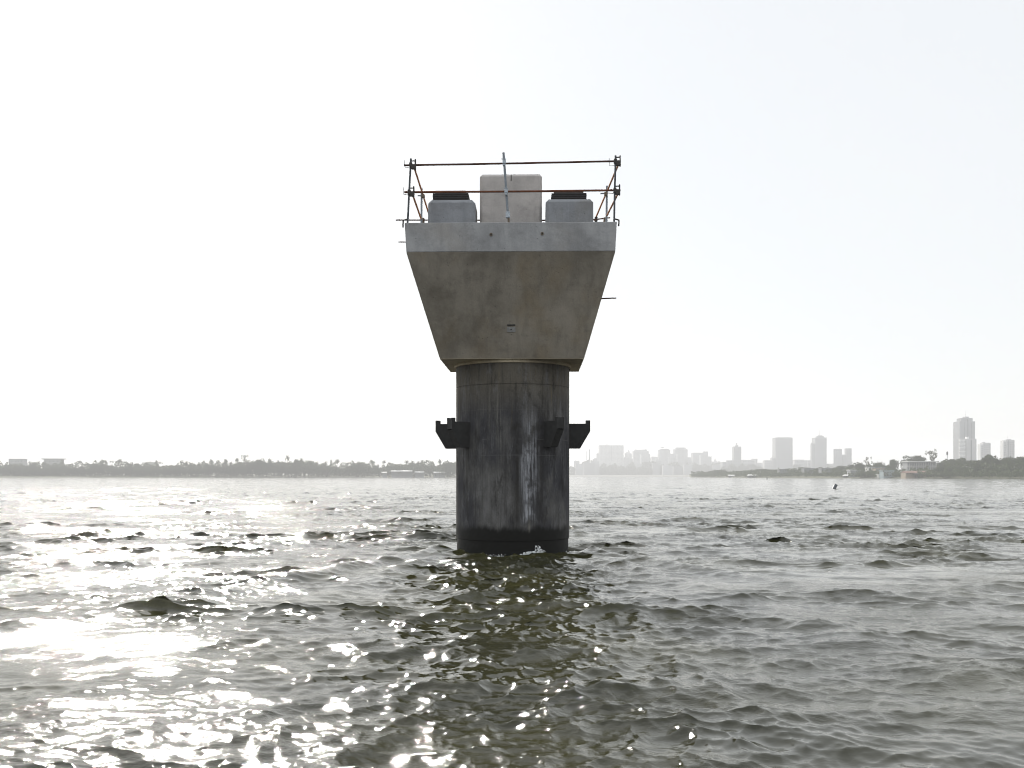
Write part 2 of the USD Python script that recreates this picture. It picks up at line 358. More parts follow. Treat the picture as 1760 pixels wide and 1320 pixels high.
def build_water():
    az = [np.linspace(-40, 40, 901)]
    out = np.concatenate([np.linspace(40, 320, 150)[1:-1]])
    az = np.radians(np.concatenate([az[0], out]))
    rr = [np.array([.6, 1.5, 2.5, 3.3])]
    d = 4.0; seq = []
    while d < 5200:
        seq.append(d)
        d += d * (.0042 if d < 40 else .0042 + .0078 * min(1, (d - 40) / 80) if d < 900 else .06)
    R = np.concatenate([rr[0], np.array(seq)])
    A, RR = np.meshgrid(az, R, indexing='xy')          # rows: rings
    x, y = RR * np.sin(A), RR * np.cos(A)
    t1 = fft_tile(1024, 37.0, 1.55, 1.6, math.radians(-105), .0205, 11, sharp=2.0)
    t2 = fft_tile(1024, 13.1, .60, 2, math.radians(-75), .0074, 12, sharp=1.7)
    t3 = fft_tile(1024, 17.3, .75, 0, 0, .030, 13, sharp=1.3)
    t4 = fft_tile(1024, 7.3, .27, 1.5, math.radians(-95), .0021, 14, sharp=1.6)
    patch = meshkit.fbm(np.stack([x * .08, y * .2, 0 * x], -1), 3, 5)
    burst = meshkit.fbm(np.stack([x * .55, y * .7, 0 * x + 2], -1), 2, 17)
    a1 = (.75 + 1.2 * (patch - .5)) * (.42 + 1.35 * sstep(.44, .72, burst))
    s = COLY - y                                       # distance down the current from the column
    wid = .95 + .10 * np.clip(s, 0, 40)
    wake = sstep(.3, 1.6, s) * np.exp(-np.clip(s, 0, 99) / 26) * np.exp(-((x - COLX - .02 * s) / wid) ** 2)
    calm = .25 * sstep(2, 5, s) + .45 * sstep(.3, 2.5, x) * sstep(2, 6, s)     # smoother water in the lee on the right
    h1, u1, v1 = sample(t1, x, y, .06)
    h2, u2, v2 = sample(t2, x, y, .31)
    h3, u3, v3 = sample(t3, x, y, 1.1)
    h4, u4, v4 = sample(t4, x, y, .2)
    k4 = (.30 + 1.5 * sstep(.4, .68, meshkit.fbm(np.stack([x * .7, y * .9, 0 * x + 6], -1), 2, 31)) + .4 * wake) * (1 - sstep(14, 30, RR))
    far = 1 + .35 * sstep(14, 40, RR) - sstep(150, 600, RR) * .2
    a1 = a1 * (1.05 + .15 * sstep(30, 90, RR))
    k2 = (1 - calm) * (1 + .9 * wake) * (.40 + 1.4 * sstep(.42, .72, meshkit.fbm(np.stack([x * .38, y * .6, 0 * x + 4], -1), 3, 8))) * far
    nearf = .58 + .42 * sstep(9, 26, RR)
    a1, k2, k4 = a1 * (1 - .3 * calm) * (.95 + .05 * sstep(6, 20, RR)), k2 * nearf, k4 * .7
    wk = wake * .75
    z = a1 * h1 + k2 * h2 + wk * h3 + k4 * h4
    dx = a1 * u1 + k2 * u2 + wk * u3 + k4 * u4
    dy = a1 * v1 + k2 * v2 + wk * v3 + k4 * v4
    # ridges that peel off both sides of the column and the humps between them
    mod = meshkit.fbm(np.stack([x * .8, y * .8, 0 * x + 9], -1), 3, 21)
    for side, sp, am in ((-1, .46, .085), (1, .52, .075), (-1, .20, .05), (1, .24, .06)):
        cx = COLX + side * (1.0 + sp * np.clip(s - .2, 0, 60) ** .86)
        w = .16 + .018 * np.clip(s, 0, 40)
        z += am * np.exp(-((x - cx) / w) ** 2) * sstep(-.2, 1.2, s) * np.exp(-np.clip(s, 0, 99) / 11) * (.3 + 1.4 * mod)
    for y0, x0, w, am in ((16.2, .3, 1.1, .05), (13.9, -.3, 1.3, .07), (12.2, .6, 1.0, .06), (10.1, .1, 1.4, .08), (8.2, -.4, 1.2, .07), (6.6, .25, 1.0, .10)):
        q = y - y0 - .22 * (x - x0) ** 2 + 1.1 * (mod - .5)
        am = am * .6 * sstep(.3, .6, mod + .25 * (burst - .5))
        z += am * np.exp(-(q / .20) ** 2) * np.exp(-((x - x0) / w) ** 2)
        z -= .6 * am * np.exp(-((q + .5) / .33) ** 2) * np.exp(-((x - x0) / w) ** 2)
    r = np.hypot(x - COLX, y - COLY)
    z -= .05 * np.exp(-((r - COLR) / .5) ** 2)
    near = sstep(.6, 3.5, RR)
    fade = (1 - sstep(700, 2500, RR)) * near
    v = np.stack([x + dx * fade, y + dy * fade, z * fade], -1)
    n = len(az)
    i, j = np.meshgrid(np.arange(len(R) - 1), np.arange(n), indexing='ij'); k = (j + 1) % n
    q = np.stack([i * n + j, i * n + k, (i + 1) * n + k, (i + 1) * n + j], -1).reshape(-1, 4)[:, ::-1]
    V = np.vstack([v.reshape(-1, 3), [[0, 0, 0]]])
    q3 = np.vstack([q[:, [0, 1, 2]], q[:, [0, 2, 3]]])
    jj = np.arange(n)
    fan = np.stack([np.full(n, len(V) - 1), (jj + 1) % n, jj], 1)
    p = obj('water', (V, np.vstack([q3, fan])), M['water'], smooth=True, kind='structure')
build_water()

# ------------------------------------------------------------------ land
def strip(front, depth, z0, z1, steps=6, rough=.4, seed=0):
    """terrain from a shoreline polyline [(x, y)] inland, rising from z0 to z1"""
    fr = np.asarray(front, float); t = np.linspace(0, 1, len(fr))
    tt = np.linspace(0, 1, 80)
    fr = np.stack([np.interp(tt, t, fr[:, 0]), np.interp(tt, t, fr[:, 1])], 1)
    rows = []
    for k in range(steps + 1):
        u = k / steps
        d = depth * u ** 1.7
        jit = (meshkit.noise(np.stack([tt * 60, tt * 0 + k, tt * 0 + seed], -1), 3) - .5)
        yy = fr[:, 1] + d + (jit * 5 if k < 2 else 0)
        zz = np.full(len(tt), -1.0) if k == 0 else z0 + (z1 - z0) * ((k - 1) / (steps - 1)) ** .6 + jit * rough
        rows.append(np.stack([fr[:, 0] * (1 + d / fr[:, 1]), yy, zz], 1))
    v = np.array(rows); n = len(tt)
    i, j = np.meshgrid(np.arange(steps), np.arange(n - 1), indexing='ij')
    q = np.stack([i * n + j, i * n + j + 1, (i + 1) * n + j + 1, (i + 1) * n + j], -1).reshape(-1, 4)
    return v.reshape(-1, 3), q

def pts(*a): return [(X(px, Y), Y) for px, Y in a]
obj('left_shore', strip(pts((-900, 1000), (0, 1000), (400, 1030), (800, 1080), (860, 1500)), 500, .9, 3.0, seed=1), M['grass'], smooth=True, kind='structure')
obj('right_shore', strip(pts((1185, 1400), (1200, 1250), (1300, 930), (1480, 700), (1600, 620), (1760, 540), (2500, 430)), 380, .9, 5.0, seed=2), M['grass'], smooth=True, kind='structure')
obj('far_shore', strip(pts((600, 2150), (900, 2100), (1200, 2000), (1800, 1500), (2500, 1300)), 2400, 1.2, 8.0, seed=3), M['far_ground'], smooth=True, kind='structure')

# ------------------------------------------------------------------ the pier
PX, PY, YAW = X(877.5, 17.4), 17.4, -1.295
cy, sy = math.cos(math.radians(YAW)), math.sin(math.radians(YAW))
def loc(p):
    """world point -> the pier's own frame"""
    q = np.asarray(p, float) - np.array([PX, PY, 0]); return np.stack([cy * q[..., 0] + sy * q[..., 1], -sy * q[..., 0] + cy * q[..., 1], q[..., 2]], -1)

pier = thing('bridge_pier', 'unfinished concrete bridge pier with round column and flared cap standing in the lagoon', 'bridge pier', (PX, PY, 0), YAW)
ZT, ZB, ZL = 5.641, 5.150, 3.393
top_d = 3.24
obj('cap_band', MB().hull([(sx * 1.794, y, ZT) for sx in (-1, 1) for y in (0, top_d)] + [(sx * 1.768, y, ZB) for sx in (-1, 1) for y in (.012, top_d - .012)], .008), M['cap_band'], pier, label='pale blue-grey concrete band round the top of the cap')
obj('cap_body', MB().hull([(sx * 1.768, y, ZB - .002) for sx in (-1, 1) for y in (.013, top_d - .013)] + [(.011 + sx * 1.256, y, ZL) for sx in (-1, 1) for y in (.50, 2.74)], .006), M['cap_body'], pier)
cl = np.array([.0, 1.62])
obj('soffit', MB().hull([(.011 + sx * 1.252, y, z) for sx in (-1, 1) for y in (.504, 2.736) for z in (ZL - .003, ZL + .02)]), M['soffit'], pier, label='concrete underside of the cap, light off the water painted in as tan')
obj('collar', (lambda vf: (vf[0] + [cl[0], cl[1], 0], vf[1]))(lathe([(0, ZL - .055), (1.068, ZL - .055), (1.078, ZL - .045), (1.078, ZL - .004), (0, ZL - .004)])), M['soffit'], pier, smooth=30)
prof = [(0, -3), (1.027, -3), (1.027, .205), (1.031, .212), (1.036, .214), (1.0425, .222)]
prof += [(1.043, z) for z in np.linspace(.3, 2.93, 12)] + [(1.043, 2.953), (1.034, 2.958), (1.034, 2.968), (1.043, 2.973), (1.043, ZL - .052), (0, ZL - .052)]
cv, cf = lathe(prof, 128)
obj('column', (cv + [cl[0], cl[1], 0], cf), M['column'], pier, smooth=30)

def plinth(x0, x1, y0, y1, top, r, mat, taper=0.0):
    m = MB()
    ins = r
    P = []
    for x, ex in ((x0, -1), (x1, 1)):
        for y, ey in ((y0, -1), (y1, 1)):
            for a, b in ((ins, 0), (0, ins)):
                P += [(x - ex * a, y - ey * b, ZT + .0), (x - ex * (a + taper), y - ey * (b + taper), top - ins)]
            P.append((x - ex * (ins + taper), y - ey * (ins + taper), top))
    m.hull(P); return m
def lx(px, Y): return float(loc((X(px, Y), Y, 0))[0])
YP = 18.0
ztp = Z(341.5, YP)
obj('bearing_plinth', plinth(lx(734.5, YP), lx(816.8, YP), YP - PY, YP - PY + .74, ztp, .06, M['plinth'], .004), M['plinth'], pier, label='left low concrete plinth carrying a bearing')
obj('bearing_plinth', plinth(lx(937.5, YP), lx(1020, YP), YP - PY, YP - PY + .74, ztp, .055, M['plinth'], .004), M['plinth'], pier, label='right low concrete plinth carrying a bearing')
YC = 18.2
obj('centre_block', plinth(lx(824.5, YC), lx(931.5, YC), YC - PY, YC - PY + 1.25, Z(298.5, YC), .045, M['block'], .0), M['block'], pier, label='tall square concrete block between the two plinths')
m = MB().box(lx(878.5, YC) - .006, lx(878.5, YC) + .008, YC - PY - .004, YC - PY + .01, Z(311, YC), Z(301, YC))
obj('crack', m, M['hole'], pier)

# black steel brackets round the column
def bracket(phi, tabs=True):
    L0, L1, h = .985, 1.425, .455
    zt = 2.315
    poly = [(L0, zt), (L1 - .075, zt), (L1 - .075, zt + .063), (L1, zt + .063), (L1, zt - .14), (L1 - .185, zt - h), (L0, zt - h)]
    from shapely.geometry import Polygon
    b = trimesh.creation.extrude_polygon(Polygon(poly), .016, engine='earcut')
    ca, sa = math.cos(phi), math.sin(phi)
    def place(v):
        # v: (radial, z, tangential)
        rad, zz, tg = v[:, 0], v[:, 1], v[:, 2]
        return np.stack([cl[0] + rad * sa + tg * ca, cl[1] - rad * ca + tg * sa, zz], 1)
    flip = np.array([0, 2, 1])
    br = UsdGeom.Xform.Define(stage, numbered(str(pier.GetPath()), 'bracket')).GetPrim()
    for off in (-.075, .059):
        v = np.array(b.vertices) + [0, 0, off]
        obj('side_plate', (place(v), b.faces[:, flip]), M['bracket'], br)
    def bx(r0, r1, z0, z1, t0, t1, name, mat):
        q = trimesh.creation.box((r1 - r0, z1 - z0, t1 - t0)); q.apply_translation(((r0 + r1) / 2, (z0 + z1) / 2, (t0 + t1) / 2))
        obj(name, (place(np.array(q.vertices)), q.faces[:, flip]), mat, br)
    bx(L0, L1 - .078, zt - .014, zt - .002, -.057, .057, 'top_plate', M['bracket_top'])
    bx(L1 - .016, L1 - .003, zt - .135, zt + .058, -.057, .057, 'end_plate', M['bracket'])
    w = trimesh.creation.box((.33, .012, .114))
    w.apply_transform(trimesh.transformations.rotation_matrix(math.atan2(.315, .185), [0, 0, 1])); w.apply_translation((L1 - .10, zt - .30, 0))
    obj('web_plate', (place(np.array(w.vertices)), w.faces[:, flip]), M['bracket'], br)
    bx(L0, L1 - .195, zt - h + .003, zt - h + .015, -.057, .057, 'bottom_plate', M['bracket'])
    return br
for ph, lb in ((37, 'black bracket on the right front of the column'), (91, 'black bracket jutting out right of the column'), (-50, 'black bracket on the left front of the column'), (-93, 'black bracket jutting out left of the column')):
    bracket(math.radians(ph)).SetCustomDataByKey('label', lb)
a = math.radians(97)
m = MB().hull([(cl[0] + r * math.sin(a) + t, cl[1] - r * math.cos(a), z) for t in (0,) for r, z in ((1.0, ZL - .25), (1.0, ZL - .01), (1.095, ZL - .01))] + [(cl[0] + r * math.sin(a), cl[1] - r * math.cos(a) + .05, z) for r, z in ((1.0, ZL - .25), (1.0, ZL - .01), (1.095, ZL - .01))])
obj('gusset_plate', m, M['bracket'], pier)

# small fittings cast into the faces
for px, py in ((844, 403), (932, 402)):
    q = loc(at(px, py, 17.41))
    disc = trimesh.creation.cylinder(.027, .03, sections=14); disc.apply_transform(trimesh.transformations.rotation_matrix(math.pi / 2, [1, 0, 0])); disc.apply_translation((q[0], .009, q[2]))
    ring = trimesh.creation.cylinder(.013, .03, sections=10); ring.apply_transform(trimesh.transformations.rotation_matrix(math.pi / 2, [1, 0, 0])); ring.apply_translation((q[0], .004, q[2]))
    o = obj('tie_plug', MB().mesh(disc), M['plug'], pier); obj('bolt_head', MB().mesh(ring), M['hole'], o)
tilt = math.atan2(.487, ZB - ZL)
def on_face(px, py, w, h, t, out):
    zc = None
    Y = 17.4 + .35
    zc = Z(py, Y); yl = .013 + .487 * (ZB - zc) / (ZB - ZL)
    b = trimesh.creation.box((w, t, h)); b.apply_transform(trimesh.transformations.rotation_matrix(tilt, [1, 0, 0]))
    b.apply_translation((lx(px, Y), yl - out, zc)); return MB().mesh(b)
o = obj('cast_in_plate', on_face(878.7, 566, .145, .085, .02, .0), M['plate'], pier)
obj('bolt_hole', on_face(878.5, 566, .02, .02, .024, .002), M['hole'], o)
obj('slot', on_face(878.7, 558.6, .14, .02, .024, .0), M['hole'], o)
for p0, p1, Y, r in (((685, 416), (700, 416), 18.2, .011), ((1030, 513.3), (1059, 512.3), 18.3, .011)):
    obj('stub_rod', MB().tube([loc(at(*p0, Y)), loc(at(*p1, Y))], r, 8), M['dark_rust'], pier, smooth=40)

# bearings
for x0, x1, lb in ((744, 806, 'black laminated bearing lying on the left plinth'), (948, 1009, 'black laminated bearing lying on the right plinth')):
    Y = 18.13
    p0 = np.array([(X(x0, Y) + X(x1, Y)) / 2, Y + .25, ztp])
    w = X(x1, Y) - X(x0, Y)
    b = thing('bridge_bearing', lb, 'bearing', p0, YAW)
    hh = Z(327, Y) - ztp
    nl = 4; lh = (hh * .76) / nl
    for k in range(nl):
        obj('rubber_layer', cbox(-w / 2 + .004 * (k % 2), w / 2 - .004 * (k % 2), -.25, .25, .001 + k * lh, (k + 1) * lh - .004, .006), M['rubber'], b)
        if k < nl - 1: obj('steel_shim', MB().box(-w / 2 + .012, w / 2 - .012, -.24, .24, (k + 1) * lh - .0038, (k + 1) * lh + .0008), M['plate_top'], b)
    obj('top_plate', cbox(-w / 2 + .045, w / 2 - .055, -.23, .23, hh * .76, hh, .005), M['plate_top'], b)

# guard rail of scaffold tubes
gr = thing('guard_rail', 'guard rail of rusty scaffold tubes clamped to leaning posts on top of the pier', 'guard rail', (PX, PY, ZT), YAW)
def gl(p): return loc(p) - np.array([0, 0, ZT])
def tube(name, mat, pp, r, label=None, sag=0.0, n=12):
    P = [gl(at(*p)) for p in pp]
    if len(P) == 2:
        t = np.linspace(0, 1, 9)[:, None]; P = P[0] * (1 - t) + P[1] * t
        P = P - np.array([0, 0, 1.0]) * (sag * 4 * t * (1 - t))
    return obj(name, MB().tube(P, r, n), mat, gr, smooth=40, label=label)
YF = 17.52
tube('post', M['steel_grey'], [(706.3, 272.3, YF), (700.4, 387, YF)], .0165, 'leaning left front post')
tube('post', M['steel_grey'], [(1058.0, 267.3, YF), (1055.3, 387, YF)], .0165, 'right front post')
tube('post', M['galv'], [(865.4, 262.3, YF - .03), (873.2, 373, YF + .05)], .0205, 'zinc middle post leaning back')
tube('post', M['galv'], [(724.8, 323, 19.2), (724.2, 402, 19.2)], .019, 'left rear post')
tube('post', M['galv'], [(1043.2, 319.5, 19.05), (1042.2, 400, 19.05)], .019, 'right rear post')
tube('rail', M['dark_rust'], [(694.5, 284.0, YF + .045), (1066, 276.8, YF + .045)], .0165, 'upper front rail', .004)
tube('rail', M['rust'], [(694.8, 330.3, YF + .045), (1066.5, 326.8, YF + .045)], .018, 'lower front rail', .006)
tube('rail', M['orange'], [(711.5, 286.5, YF + .05), (738.5, 372.0, 20.85)], .0165, 'upper left side rail')
tube('rail', M['orange'], [(708.8, 333.5, YF + .05), (736, 411.0, 20.8)], .0165, 'lower left side rail')
tube('rail', M['orange'], [(1061.5, 286, YF + .05), (1022.0, 379.0, 21.2)], .0165, 'upper right side rail')
tube('rail', M['orange'], [(1061.7, 333.5, YF + .05), (1024, 409.0, 20.9)], .0165, 'lower right side rail')
tube('rail', M['dark_rust'], [(680.5, 378.2, 19.25), (1004, 378.8, 19.25)], .013, 'rear rail sticking out past the left edge')
tube('rail', M['dark_rust'], [(1018, 377.8, 19.3), (1048.5, 374.2, 19.3)], .013, 'short rear rail at the right')

def coupler(px, py, Y, side, mat, hook=None, w=.085, arm=True, label=None):
    """scaffold clamp: two jaws, a body and a bolt; side -1 or 1 says where the second jaw is"""
    c = gl(at(px, py, Y))
    m = MB()
    m.hull([(c[0] + a, c[1] + b, c[2] + d) for a in (-.026, .026) for b in (-.03, .045) for d in (-.045, .04)], .008)
    o = obj('coupler', m, mat, gr, label=label)
    if arm:
        s_ = side
        obj('clamp_body', MB().hull([(c[0] + s_ * a, c[1] + b, c[2] + d) for a in (.012, w) for b in (-.03, .03) for d in (-.075, .004)], .006), mat, o)
        obj('clamp_jaw', MB().hull([(c[0] + s_ * (w - .006) + a, c[1] + b, c[2] + d) for a in (-.011, .011) for b in (-.025, .025) for d in (-.09, .095)], .005), mat, o)
        obj('clamp_bolt', MB().tube([(c[0], c[1], c[2] + .066), (c[0] + s_ * w, c[1], c[2] + .07)], .011, 8), mat, o)
    if hook:
        q = [gl(at(*p)) for p in hook]
        obj('tie_wire', MB().tube(q, .005, 6), mat, o)
    return o
coupler(706.0, 283.5, YF, 1, M['coupler'], [(695.7, 275.5, YF), (695.7, 285.5, YF), (697, 288, YF), (705.5, 288.6, YF)], label='clamp at the top of the left front post')
coupler(703.3, 330.2, YF, 1, M['coupler'], [(694.0, 322, YF), (693.4, 331.5, YF), (693.8, 334, YF), (703, 335.4, YF)], label='clamp half way up the left front post')
coupler(1057.8, 277.2, YF, 1, M['coupler'], [(1047.3, 272.2, YF), (1047.3, 284.5, YF), (1057, 284.6, YF)], label='clamp at the top of the right front post')
coupler(1056.8, 326.9, YF, 1, M['coupler'], [(1043.5, 331.5, YF), (1050, 332.2, YF), (1057, 332.4, YF)], label='clamp half way up the right front post')
for py_, px_ in ((278.8, 866.6), (329.2, 870.0)):
    c = gl(at(px_, py_, YF - .01))
    o = obj('coupler', MB().hull([(c[0] + a, c[1] + b, c[2] + d) for a in (-.028, .028) for b in (-.03, .05) for d in (-.03, .045)], .008), M['coupler_galv'], gr, label='zinc clamp on the middle post')
    obj('clamp_bolt', MB().tube([(c[0] - .045, c[1] - .02, c[2] + .05), (c[0] + .03, c[1] - .03, c[2] + .045)], .008, 8), M['coupler_galv'], o)
    obj('clamp_jaw', MB().hull([(c[0] + a, c[1] + b, c[2] + d) for a in (-.022, .024) for b in (-.035, .02) for d in (-.065, -.037)], .006), M['coupler_galv'], o)
c = gl(at(873.0, 369.5, YF + .04))
o = obj('post_base', MB().hull([(c[0] + a, c[1] + b, c[2] + d) for a in (-.038, .036) for b in (-.035, .035) for d in (-.055, .055)], .012), M['coupler_galv'], gr, label='zinc sleeve at the foot of the middle post')
obj('rusty_stub', MB().tube([c + [.012, 0, -.04], c + [.016, 0, -.25]], .019, 10), M['plug'], o)
for px_, py_, Y in ((727.3, 337.2, 19.15), (1041.2, 333.5, 19.0)):
    c = gl(at(px_, py_, Y))
    o = obj('coupler', MB().hull([(c[0] + a, c[1] + b, c[2] + d) for a in (-.03, .03) for b in (-.035, .035) for d in (-.035, .035)], .012), M['plug'], gr)
    obj('clamp_bolt', MB().tube([(c[0] - .1, c[1], c[2] + .01), (c[0], c[1], c[2] + .012)], .012, 8), M['galv'], o)
for px_, py_, Y in ((1024.5, 377, 20.9), (727, 379.5, 19.3), (1040, 378.5, 19.2)):
    c = gl(at(px_, py_, Y))
    obj('coupler', MB().hull([(c[0] + a, c[1] + b, c[2] + d) for a in (-.03, .03) for b in (-.035, .035) for d in (-.05, .05)], .012), M['plug'] if px_ != 1024.5 else M['coupler'], gr)
for q in (([(700.5, 376.5), (693, 378.8), (692.6, 391)],), ([(1055.5, 376), (1064, 378.5), (1063.3, 388.5)],)):
    P = [gl(at(*p, YF + .06)) for p in q[0]]
    obj('edge_hook', MB().tube([P[0], P[1] * .9 + P[0] * .1, P[1], P[1] * .9 + P[2] * .1, P[2]], .013, 8), M['coupler'], gr, smooth=40)

# ------------------------------------------------------------------ foam, buoy, stake
fr_ = np.random.default_rng(3)
m = MB()
ico = trimesh.creation.icosphere(1, 1.0)
def froth(th, rad, z, r_):
    m.add(ico.vertices * r_ * fr_.uniform(.7, 1.4, 3) + [COLX + rad * math.sin(th), COLY - rad * math.cos(th), z], ico.faces)
for k in range(900):                                   # the splash right of the middle
    x_ = fr_.uniform(.02, .68)
    peak = .15 * math.exp(-((x_ - .44) / .085) ** 2) + .05 * math.exp(-((x_ - .26) / .10) ** 2) + .02
    peak *= .35 + 1.3 * meshkit.noise(np.array([x_ * 34, 3.1, .4]), 2)
    froth(math.asin(np.clip((x_ - COLX) / 1.06, -.95, .95)), 1.05 + abs(fr_.normal()) * .06, peak * fr_.random() ** 1.4 - .05, fr_.uniform(.003, .012))
for k in range(420):                                   # broken bubbles along the foot
    th = fr_.uniform(-1.5, 1.5)
    if meshkit.noise(np.array([th * 5, 1.3, .2]), 5) > .5: froth(th, 1.04 + abs(fr_.normal()) * .04, -.045 + .015 * fr_.normal(), fr_.uniform(.003, .009))
tag(obj('water_foam', m, M['foam'], smooth=True), 'white froth splashing against the front foot of the column', 'foam', kind='stuff')

YB = 112.0
bu = thing('drum_buoy', 'small grey drum buoy floating tilted on the open water at right', 'buoy', (X(1433.5, YB), YB, .0), 0, (.85, .85, .85))
R = trimesh.transformations.rotation_matrix(math.radians(30), [0, 1, 0]) @ trimesh.transformations.rotation_matrix(math.radians(-12), [1, 0, 0])
def turned(vf):
    v = np.c_[vf[0], np.ones(len(vf[0]))] @ R.T; return v[:, :3], vf[1]
obj('drum', turned(lathe([(0, -.3), (.20, -.3), (.215, -.28), (.215, .06), (.225, .07), (.215, .08), (.215, .30), (.225, .31), (.215, .32), (.215, .52), (.20, .54), (0, .54)], 28)), M['buoy_hull'], bu, smooth=35)
obj('rim', turned(lathe([(.19, .535), (.222, .53), (.225, .58), (.21, .59), (.19, .59), (.19, .535)], 28)), M['buoy_hull'], bu, smooth=35)
n_ = 10; th_ = np.linspace(2.5, 3.7, n_)
obj('pale_side', turned((np.array([[rr * math.cos(t), rr * math.sin(t), z] for rr in (.232, .226) for z in (-.25, .5) for t in th_]), np.array([[j, j + 1, n_ + j + 1, n_ + j] for j in range(n_ - 1)]))), M['buoy_pale'], bu)
for sx in (-.1, .1): obj('lug', turned(MB().box(sx - .03, sx + .03, -.02, .02, .54, .70).out()), M['buoy_hull'], bu)
YS = 430.0
tag(obj('mooring_stake', MB().tube([(X(1318.5, YS), YS, -1.0), (X(1318.3, YS), YS, .7), (X(1318.6, YS), YS, 1.05)], [.16, .15, .10], 8), M['roof_dark'], smooth=40), 'dark stake standing in the water before the far right shore', 'stake')

# ------------------------------------------------------------------ trees
def clumps(n, seed, shape, size, flat=.55):
    """n small leaf clumps (two crossed bent quads) scattered by shape(rng) -> point"""
    r = np.random.default_rng(seed); V, Fc = [], []
    for k in range(n):
        c = shape(r); s_ = size * r.uniform(.55, 1.35)
        a = r.normal(size=3); a /= np.linalg.norm(a); b = np.cross(a, r.normal(size=3)); b /= np.linalg.norm(b) + 1e-9
        o = len(V)
        nrm = np.cross(a, b)
        V += [c - a * s_, c - b * s_ * flat + nrm * s_ * .2, c + a * s_, c + b * s_ * flat + nrm * s_ * .2]
        Fc += [[o, o + 1, o + 2], [o, o + 2, o + 3]]
    return np.array(V), np.array(Fc)

def lobes_shape(lobes):
    lobes = np.array(lobes, float); w = np.prod(lobes[:, 3:6], 1) ** .66; w /= w.sum()
    def f(r):
        l = lobes[r.choice(len(lobes), p=w)]
        d = r.normal(size=3); d /= np.linalg.norm(d)
        return l[:3] + d * l[3:6] * r.uniform(.55, 1.05) ** .5 * (1 if r.random() > .1 else 1.1)
    return f

def make_broad(name, label, cat, seed, style, loc_, rot, scale, group):
    """unit tree: height 1, crown width 1"""
    t = thing(name, label, cat, loc_, rot, scale, group)
    r = np.random.default_rng(seed)
    if style == 'round':
        L = [(r.normal(0, .17), r.normal(0, .17), r.uniform(.45, .8), *(r.uniform(.16, .26, 2)), r.uniform(.12, .19)) for _ in range(11)] + [(0, 0, .55, .38, .38, .28), (0, 0, .25, .36, .36, .18)]
        n, sz, th = 1300, .045, .30
    elif style == 'umbrella':
        L = [(r.normal(0, .22), r.normal(0, .22), r.uniform(.68, .85), *(r.uniform(.15, .24, 2)), r.uniform(.07, .13)) for _ in range(12)] + [(0, 0, .72, .44, .44, .14)]
        n, sz, th = 1000, .042, .55
    elif style == 'tall':
        L = [(r.normal(0, .14), r.normal(0, .14), r.uniform(.3, .88), *(r.uniform(.17, .3, 2)), r.uniform(.10, .16)) for _ in range(12)] + [(0, 0, .4, .36, .36, .3)]
        n, sz, th = 1200, .05, .3
    else:   # airy
        L = [(r.normal(0, .24), r.normal(0, .24), r.uniform(.5, .9), *(r.uniform(.08, .15, 2)), r.uniform(.04, .09)) for _ in range(16)]
        n, sz, th = 420, .036, .5
    obj('crown', clumps(n, seed + 1, lobes_shape(L), sz), M['leaf_dry'] if style == 'airy' else M['leaf'], t)
    m = MB().tube([(0, 0, -.04), (.01, 0, th * .5), (0, .01, th), (.02, 0, th + .25)], [.035, .026, .02, .01], 7)
    for k in range(7):
        l = L[k]; m.tube([(0, 0, th * r.uniform(.7, 1.1)), (l[0] * .6, l[1] * .6, (th + l[2]) / 2 + .03), (l[0], l[1], l[2])], [.014, .009, .004], 5)
    obj('trunk', m, M['bark'], t, smooth=40)
    return t

def make_palm(name, label, cat, seed, loc_, rot, scale, group):
    t = thing(name, label, cat, loc_, rot, scale, group)
    r = np.random.default_rng(seed)
    lean = r.uniform(-.06, .06)
    top = np.array([lean, 0, .86])
    obj('trunk', MB().tube([(0, 0, -.04), (lean * .2, 0, .3), (lean * .6, 0, .6), top], [.022, .016, .013, .012], 7), M['bark'], t, smooth=40)
    V, Fc = [], []
    for k in range(18):
        a = k * 2.4 + r.uniform(-.3, .3); el = r.uniform(-.5, 1.15); ln = r.uniform(.2, .28)
        d = np.array([math.cos(a), math.sin(a), 0]); p = top.copy(); e = el
        side = np.array([-math.sin(a), math.cos(a), 0])
        prev = None
        for q in range(6):
            w = .034 * math.sin(math.pi * (q + .6) / 6.4)
            o = len(V); V += [p - side * w - [0, 0, w * .5], p, p + side * w - [0, 0, w * .5]]
            if prev is not None:
                for s_ in (0, 1): Fc += [[prev + s_, prev + s_ + 1, o + s_ + 1], [prev + s_, o + s_ + 1, o + s_]]
            prev = o
            p = p + (d * math.cos(e) + np.array([0, 0, math.sin(e)])) * ln / 5; e -= .32
    obj('crown', (np.array(V), np.array(Fc)), M['palm_leaf'], t)
    return t

protos = {}
def tree(kind, px, top, width, Y, base_z, label, group=None, base_py=None):
    """kind: round, umbrella, tall, airy, palm; width in photo pixels"""
    k = int(rng.integers(0, 3)); rot = float(rng.uniform(0, 360))
    h = Z(top, Y) - base_z; w = width / F * Y
    name = {'palm': 'coconut_palm'}.get(kind, 'shore_tree'); cat = 'palm tree' if kind == 'palm' else 'tree'
    if kind == 'palm': h *= 1 / 1.0; sc = (w / .46, w / .46, h)
    else: sc = (w, w, h)
    lc = (X(px, Y), Y, base_z)
    if (kind, k) in protos: return dup(protos[kind, k], name, label, cat, lc, rot, sc, group)
    mk = make_palm(name, label, cat, 50 + k, lc, rot, sc, group) if kind == 'palm' else make_broad(name, label, cat, 90 + 7 * k + len(kind), kind, lc, rot, sc, group)
    protos[kind, k] = mk; return mk

